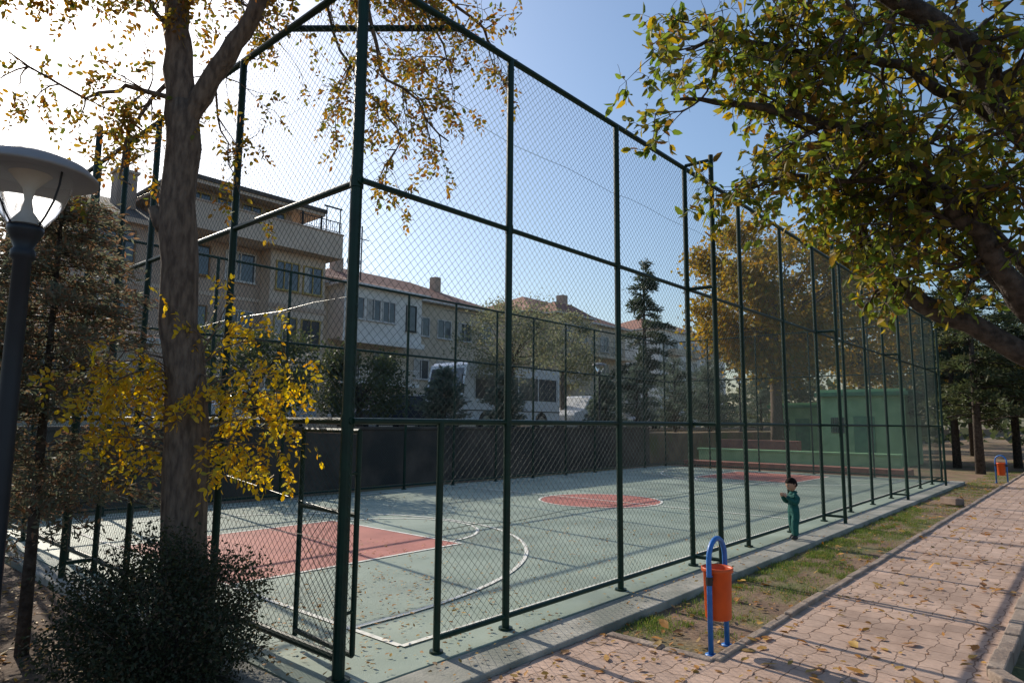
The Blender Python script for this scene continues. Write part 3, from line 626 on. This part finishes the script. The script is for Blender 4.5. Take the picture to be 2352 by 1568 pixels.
# ------------------------------------------------------------------ litter bins
M_blue=mat('blue_paint',(.03,.17,.50),(.02,.13,.42),rough=.4,scale=15); M_or=mat('orange_plastic',(.70,.10,.012),(.56,.075,.01),rough=.42,scale=6)
def bin_(x,y,rz=0,z=-.06):
    E=empty('litter_bin',(x,y,z),rz); mb=MB(); w=.15; H=.68
    pts=[(-w,0,0),(-w,0,H)]+[(-w*math.cos(t*math.pi/10),0,H+w*math.sin(t*math.pi/10)) for t in range(1,10)]+[(w,0,H),(w,0,0)]
    mb.tube(pts,.020,12); mb.tube([(-w,0,.56),(w,0,.56)],.010,8); mb.tube([(-w,0,0),(-w,0,.01)],.045,12); mb.tube([(w,0,0),(w,0,.01)],.045,12)
    mb.build('frame',[M_blue],E,smooth=True)
    mb=MB(); z0=.235
    mb.lathe([(0,z0),(.09,z0),(.098,z0+.012),(.106,z0+.345),(.118,z0+.35),(.12,z0+.38),(.112,z0+.383),(.108,z0+.365),(.10,z0+.345),(.09,z0+.02),(0,z0+.018)],n=36)
    mb.build('bucket',[M_or],E,smooth=True)
    mb=MB()
    for s in (-1,1): mb.tube([(s*.10,0,z0+.3),(s*.15,0,z0+.3)],.012,8); mb.tube([(s*.15,0,z0+.27),(s*.15,0,z0+.33)],.026,10)
    mb.build('brackets',[M_blk],E)
bin_(2.41,-1.41,.02); bin_(22.8,-1.35,1.3)
M_blk2=mat('block_stone',(.30,.21,.16),(.2,.14,.11),rough=.9,scale=6,bump=.5)
mb=MB(); mb.box(-.22,.22,-.11,.11,0,.15); o=mb.build('stone_block',[M_blk2],bevel=.02); o.location=(15,-1.15,-.06); o.rotation_euler=(.03,.02,.9)
# ------------------------------------------------------------------ grass & fallen leaves
def clumpy(x0,x1,y0,y1,n,ncl,s):
    c=np.stack([rng.uniform(x0,x1,ncl),rng.uniform(y0,y1,ncl)],1); i=rng.integers(0,ncl,n)
    p=c[i]+rng.normal(size=(n,2))*s*rng.uniform(.3,1,(ncl,1))[i]; p=p[(p[:,0]>x0)&(p[:,0]<x1)&(p[:,1]>y0)&(p[:,1]<y1)]
    return np.concatenate([p,np.full((len(p),1),-.08)],1)
M_gr=leafmat('grass_blade',[(.09,.14,.03),(.12,.18,.035),(.08,.13,.025),(.16,.18,.05),(.22,.19,.07)],trans=.35,tv=1.9)
P=np.concatenate([clumpy(2.2,14,-.95,-.53,15000,80,.12),clumpy(2.2,12,-1.45,-.53,8000,45,.14),clumpy(6,30,-1.45,-.53,16000,130,.2),clumpy(-3,21,9.7,11.1,9000,150,.3),clumpy(-8,-.5,4.5,11,7000,60,.4),clumpy(3.5,30,-5,-3.15,5000,90,.25),clumpy(22,40,-1.4,12,7000,160,.5)])
D=rng.normal(size=(len(P),3))*.45; D[:,2]=1
leaves('grass',P,rng.uniform(.02,.055,len(P)),M_gr,D=D,w=.13,simple=True)
M_fl=leafmat('fallen_leaf',[(.36,.16,.04),(.45,.22,.05),(.25,.11,.04),(.5,.3,.07),(.3,.2,.06),(.18,.09,.04)],trans=.15)
def flat(x0,x1,y0,y1,z,n): return np.stack([rng.uniform(x0,x1,n),rng.uniform(y0,y1,n),np.full(n,z)+rng.uniform(.004,.016,n)],1)
def fl(name,P,s0,s1):
    D=rng.normal(size=(len(P),3)); D[:,2]=rng.normal(size=len(P))*.12; P=np.asarray(P); N=len(P); D=unit(D)
    S=rng.uniform(s0,s1,(N,1)); sd=unit(np.cross(D,np.array([0,0,1.])+rng.normal(size=(N,3))*.25)); up=np.cross(sd,D); up*=np.sign(up[:,2:3]); w=rng.uniform(.35,.6,(N,1)); f=rng.uniform(.05,.35,(N,1))
    V=np.stack([P,P+.3*S*D+.5*w*S*sd+f*w*S*up,P+.7*S*D+.4*w*S*sd+f*w*S*up,P+S*D+f*.5*S*up,P+.7*S*D-.4*w*S*sd+f*w*S*up,P+.3*S*D-.5*w*S*sd+f*w*S*up],1)
    fastmesh(name,V,6,[(0,1,2,3),(0,3,4,5)],M_fl)
fl('fallen_leaves',np.concatenate([flat(-.2,7,-.4,4,.008,900),flat(-.2,12,0,9,.008,700),flat(-.3,2.5,.0,2.2,.008,350),flat(-.3,12,-.5,-.1,.002,200)]),.025,.05)
fl('fallen_leaves',np.concatenate([flat(2.2,14,-3,-1.55,-.045,170),flat(0,3.5,-3,-.6,-.045,110),flat(14,40,-3,-1.5,-.045,160),flat(2.2,24,-1.45,-.55,-.075,160)]),.05,.13)
fl('fallen_leaves',np.concatenate([flat(2.2,24,-1.45,-.55,-.075,900),flat(-3.5,-.45,-1.5,5,-.075,3200),flat(-.2,2.1,-2.2,-.5,-.045,300),flat(2.2,12,-3,-1.5,-.045,220)]),.03,.07)
g=MB(); g.poly([(-30,-1.2,-.07),(-1.3,-1.2,-.07),(-.44,-.3,-.07),(-.44,11,-.07),(-30,11,-.07)]); g.build('soil_bed',[M_soil_shaded])  # ground under the left trees, tree shade put into its darker colour
# ------------------------------------------------------------------ toddler
M_teal=mat('teal_tracksuit',(.012,.11,.095),(.008,.08,.07),rough=.85,scale=20,bump=.5,bscale=25); M_skin=mat('skin',(.50,.30,.21),(.46,.27,.19),rough=.55)
M_hair=mat('hair',(.014,.009,.007),(.008,.006,.005),rough=.8,spec=.12,scale=30); M_shoe=mat('shoe',(.03,.03,.035),(.02,.02,.02),rough=.6); M_sole=mat('sole',(.6,.6,.58),rough=.7); M_eye=mat('eye',(.7,.7,.7),rough=.2); M_iris=mat('iris',(.02,.012,.01),rough=.2); M_lip=mat('lip',(.42,.16,.13),rough=.5)
BOY=empty('toddler_boy',(7.62,-.25,-.004),math.radians(142)); BOY.scale=(1.06,1.06,1.06)
def skin(name,vs,es,rs,mats,assign=None,sub=2,parent=BOY):
    me=bpy.data.meshes.new(name); me.from_pydata(vs,es,[]); o=bpy.data.objects.new(name,me); SC.collection.objects.link(o)
    md=o.modifiers.new('s','SKIN'); md.branch_smoothing=.6
    for i,r in enumerate(rs):
        d=me.skin_vertices[0].data[i]; d.radius=(r,r) if not hasattr(r,'__len__') else r; d.use_root=(i==0)
    s=o.modifiers.new('u','SUBSURF'); s.levels=sub; s.render_levels=sub
    dg=bpy.context.evaluated_depsgraph_get(); nm=bpy.data.meshes.new_from_object(o.evaluated_get(dg)); bpy.data.objects.remove(o)
    o=bpy.data.objects.new(name,nm); SC.collection.objects.link(o); o.parent=parent; nm.materials.clear()
    for m in mats: nm.materials.append(m)
    for p in nm.polygons:
        p.use_smooth=True; p.material_index=assign(p.center) if assign else 0
    return o
V=[(-.005,0,.375),(.014,0,.45),(.008,0,.54),(-.004,0,.60),(.004,0,.65)]
Rr=[(.078,.088),(.082,.09),(.074,.084),(.05,.056),(.034,.034)]; Ed=[(0,1),(1,2),(2,3),(3,4)]
for s in (-1,1):
    b=len(V)
    V+=[(0,s*.084,.575),(.035,s*.118,.49),(.10,s*.078,.54),(.142,s*.05,.585)]; Rr+=[.047,.040,.034,.027]; Ed+=[(3,b),(b,b+1),(b+1,b+2),(b+2,b+3)]
    b=len(V); st=.035*s
    V+=[(.0,s*.05,.33),(.018+st*.6,s*.062,.205),(.0+st,s*.064,.08),(-.002+st,s*.064,.05)]; Rr+=[.064,.052,.045,.04]; Ed+=[(0,b),(b,b+1),(b+1,b+2),(b+2,b+3)]
skin('body',V,Ed,Rr,[M_teal,M_skin],lambda c:1 if (c.z>.635 and abs(c.y)<.05 and c.x<.06) else 0)
for s in (-1,1):
    st=.035*s
    skin('shoe',[(-.03+st,s*.064,.034),(.02+st,s*.066,.032),(.07+st,s*.072,.024)],[(0,1),(1,2)],[.034,.034,.026],[M_shoe,M_sole],lambda c:1 if c.z<.012 else 0)
    base=Vector((.146,s*.047,.589)); fdir=nrm((.7,-s*.4,.6)); side=nrm(fdir.cross(Vector((0,-s,.2))))
    palm=base+fdir*.034
    skin('hand',[tuple(base-fdir*.015),tuple(base+fdir*.018),tuple(palm)],[(0,1),(1,2)],[(.016,.016),(.013,.021),(.011,.021)],[M_skin],sub=2)
    cl=nrm(Vector((0,-s,0))+Vector((.2,0,-.1)))
    for k,Lf in enumerate((.028,.033,.030,.023)):
        p0=palm+side*(k-1.5)*.0095; p1=p0+fdir*Lf*.5+cl*.003; p2=p1+fdir*Lf*.35+cl*.009
        skin('finger',[tuple(p0-fdir*.004),tuple(p1),tuple(p2)],[(0,1),(1,2)],[.0052,.0047,.004],[M_skin],sub=1)
    p0=base+fdir*.014-side*.016; skin('thumb',[tuple(p0),tuple(p0-side*.012+fdir*.01),tuple(p0-side*.014+fdir*.024+cl*.006)],[(0,1),(1,2)],[.0062,.0055,.0045],[M_skin],sub=1)
mb=MB(); mb.tube([(-.002,0,.622),(.002,0,.638),(.003,0,.650)],[.056,.05,.042],20,cap=False)
mb.build('collar',[M_teal],BOY,smooth=True)
HD=empty('head',(.010,0,.650)); HD.parent=BOY; HD.rotation_euler=(0,math.radians(14),math.radians(6)); HD.scale=(.86,.86,.86)
bm=bmesh.new(); bmesh.ops.create_uvsphere(bm,u_segments=48,v_segments=32,radius=1)
for v in bm.verts:
    x,y,z=v.co
    w=1.0 if z>0 else 1-.22*(-z)**1.3
    X=x*.088*w; Yy=y*.078*w; Z=z*.105
    if x<0: X*=1.1
    if x>.2 and z<0: X-=.006*(1-abs(z))
    X+=.016*math.exp(-((y/.13)**2+((z+.22)/.13)**2))*(x>0)
    X+=.006*math.exp(-(((abs(y)-.42)/.25)**2+((z+.38)/.25)**2))*(x>0)
    X-=.008*math.exp(-(((abs(y)-.38)/.18)**2+((z+.02)/.12)**2))*(x>0)
    X+=.008*math.exp(-((y/.3)**2+((z+.80)/.18)**2))*(x>0)
    X+=.005*math.exp(-((y/.25)**2+((z+.5)/.08)**2))*(x>0)
    v.co=(X,Yy,Z+.105)
me=bpy.data.meshes.new('face'); bm.to_mesh(me); bm.free(); me.materials.append(M_skin)
for p in me.polygons: p.use_smooth=True
o=bpy.data.objects.new('face',me); SC.collection.objects.link(o); o.parent=HD
bm=bmesh.new(); bmesh.ops.create_uvsphere(bm,u_segments=64,v_segments=48,radius=1)
dele=[]
for v in bm.verts:
    x,y,z=v.co
    lim=.36-.25*max(0,abs(y)-.5) if x>.35 else (.36-(.35-x)*1.6 if x>0.05 else -.35)
    lim+=.03*math.sin(y*11+1)
    if z<max(lim,-.62): dele.append(v)
    k=1.08+.015*math.sin(x*23+y*17)+.012*math.sin(z*31+y*9)
    v.co=(x*.088*k*(1.1 if x<0 else 1),y*.078*k,z*.105*k+.107)
bmesh.ops.delete(bm,geom=dele,context='VERTS'); me=bpy.data.meshes.new('hair'); bm.to_mesh(me); bm.free(); me.materials.append(M_hair)
for p in me.polygons: p.use_smooth=True
o=bpy.data.objects.new('hair',me); SC.collection.objects.link(o); o.parent=HD; md=o.modifiers.new('s','SOLIDIFY'); md.thickness=.009
for s in (-1,1):
    e=MB(); e.tube([(.068,s*.03,.103),(.078,s*.031,.103)],[.011,.007],12); e.build('eye',[M_eye],HD,smooth=True)
    e=MB(); e.tube([(.077,s*.031,.103),(.081,s*.0312,.103)],[.0062,.004],10); e.build('iris',[M_iris],HD,smooth=True)
    e=MB(); e.tube([(.078,s*.016,.121),(.081,s*.030,.125),(.072,s*.046,.120)],[.002,.003,.002],6); e.build('eyebrow',[M_hair],HD)
    e=MB(); e.tube([(.0,s*.074,.118),(-.008,s*.086,.122),(-.012,s*.088,.108),(-.006,s*.083,.092),(.002,s*.074,.088)],[.004,.006,.006,.006,.004],8); e.tube([(-.0,s*.070,.105),(-.006,s*.084,.105)],[.014,.009],10); e.build('ear',[M_skin],HD,smooth=True)
e=MB(); e.tube([(.079,-.016,.056),(.087,0,.0545),(.079,.016,.056)],[.0018,.004,.0018],6); e.build('mouth',[M_lip],HD,smooth=True)
# ------------------------------------------------------------------ light
SAZ=83; SEL=30
w=bpy.data.worlds.new('World'); SC.world=w; w.use_nodes=True; nt=w.node_tree; bg=nt.nodes['Background']
sk=nt.nodes.new('ShaderNodeTexSky'); sk.sky_type='NISHITA'; sk.sun_disc=False; sk.sun_elevation=math.radians(SEL); sk.sun_rotation=math.radians(90-SAZ)
sk.air_density=1.3; sk.dust_density=1.8; sk.ozone_density=4.5; sk.altitude=0
nt.links.new(sk.outputs[0],bg.inputs[0]); bg.inputs[1].default_value=.15
sl=bpy.data.lights.new('sun','SUN'); sl.energy=5; sl.angle=math.radians(.4); sl.color=(1,.91,.77)
so=bpy.data.objects.new('sun',sl); SC.collection.objects.link(so)
sd=Vector((math.cos(math.radians(SAZ))*math.cos(math.radians(SEL)),math.sin(math.radians(SAZ))*math.cos(math.radians(SEL)),math.sin(math.radians(SEL))))
so.rotation_euler=sd.to_track_quat('Z','Y').to_euler()
SC.view_settings.view_transform='Standard'; SC.view_settings.look='None'; SC.view_settings.exposure=0
# ------------------------------------------------------------------ camera
cd=bpy.data.cameras.new('camera'); cd.lens=23.48; cd.sensor_width=36; cd.clip_end=2000; cd.clip_start=.05
co=bpy.data.objects.new('camera',cd); SC.collection.objects.link(co); SC.camera=co
R=Matrix.Rotation(math.radians(41.2-90),4,'Z')@Matrix.Rotation(math.radians(96.9),4,'X')@Matrix.Rotation(math.radians(.5),4,'Z')
co.matrix_world=Matrix.Translation((-2.66,-3.72,1.65))@R
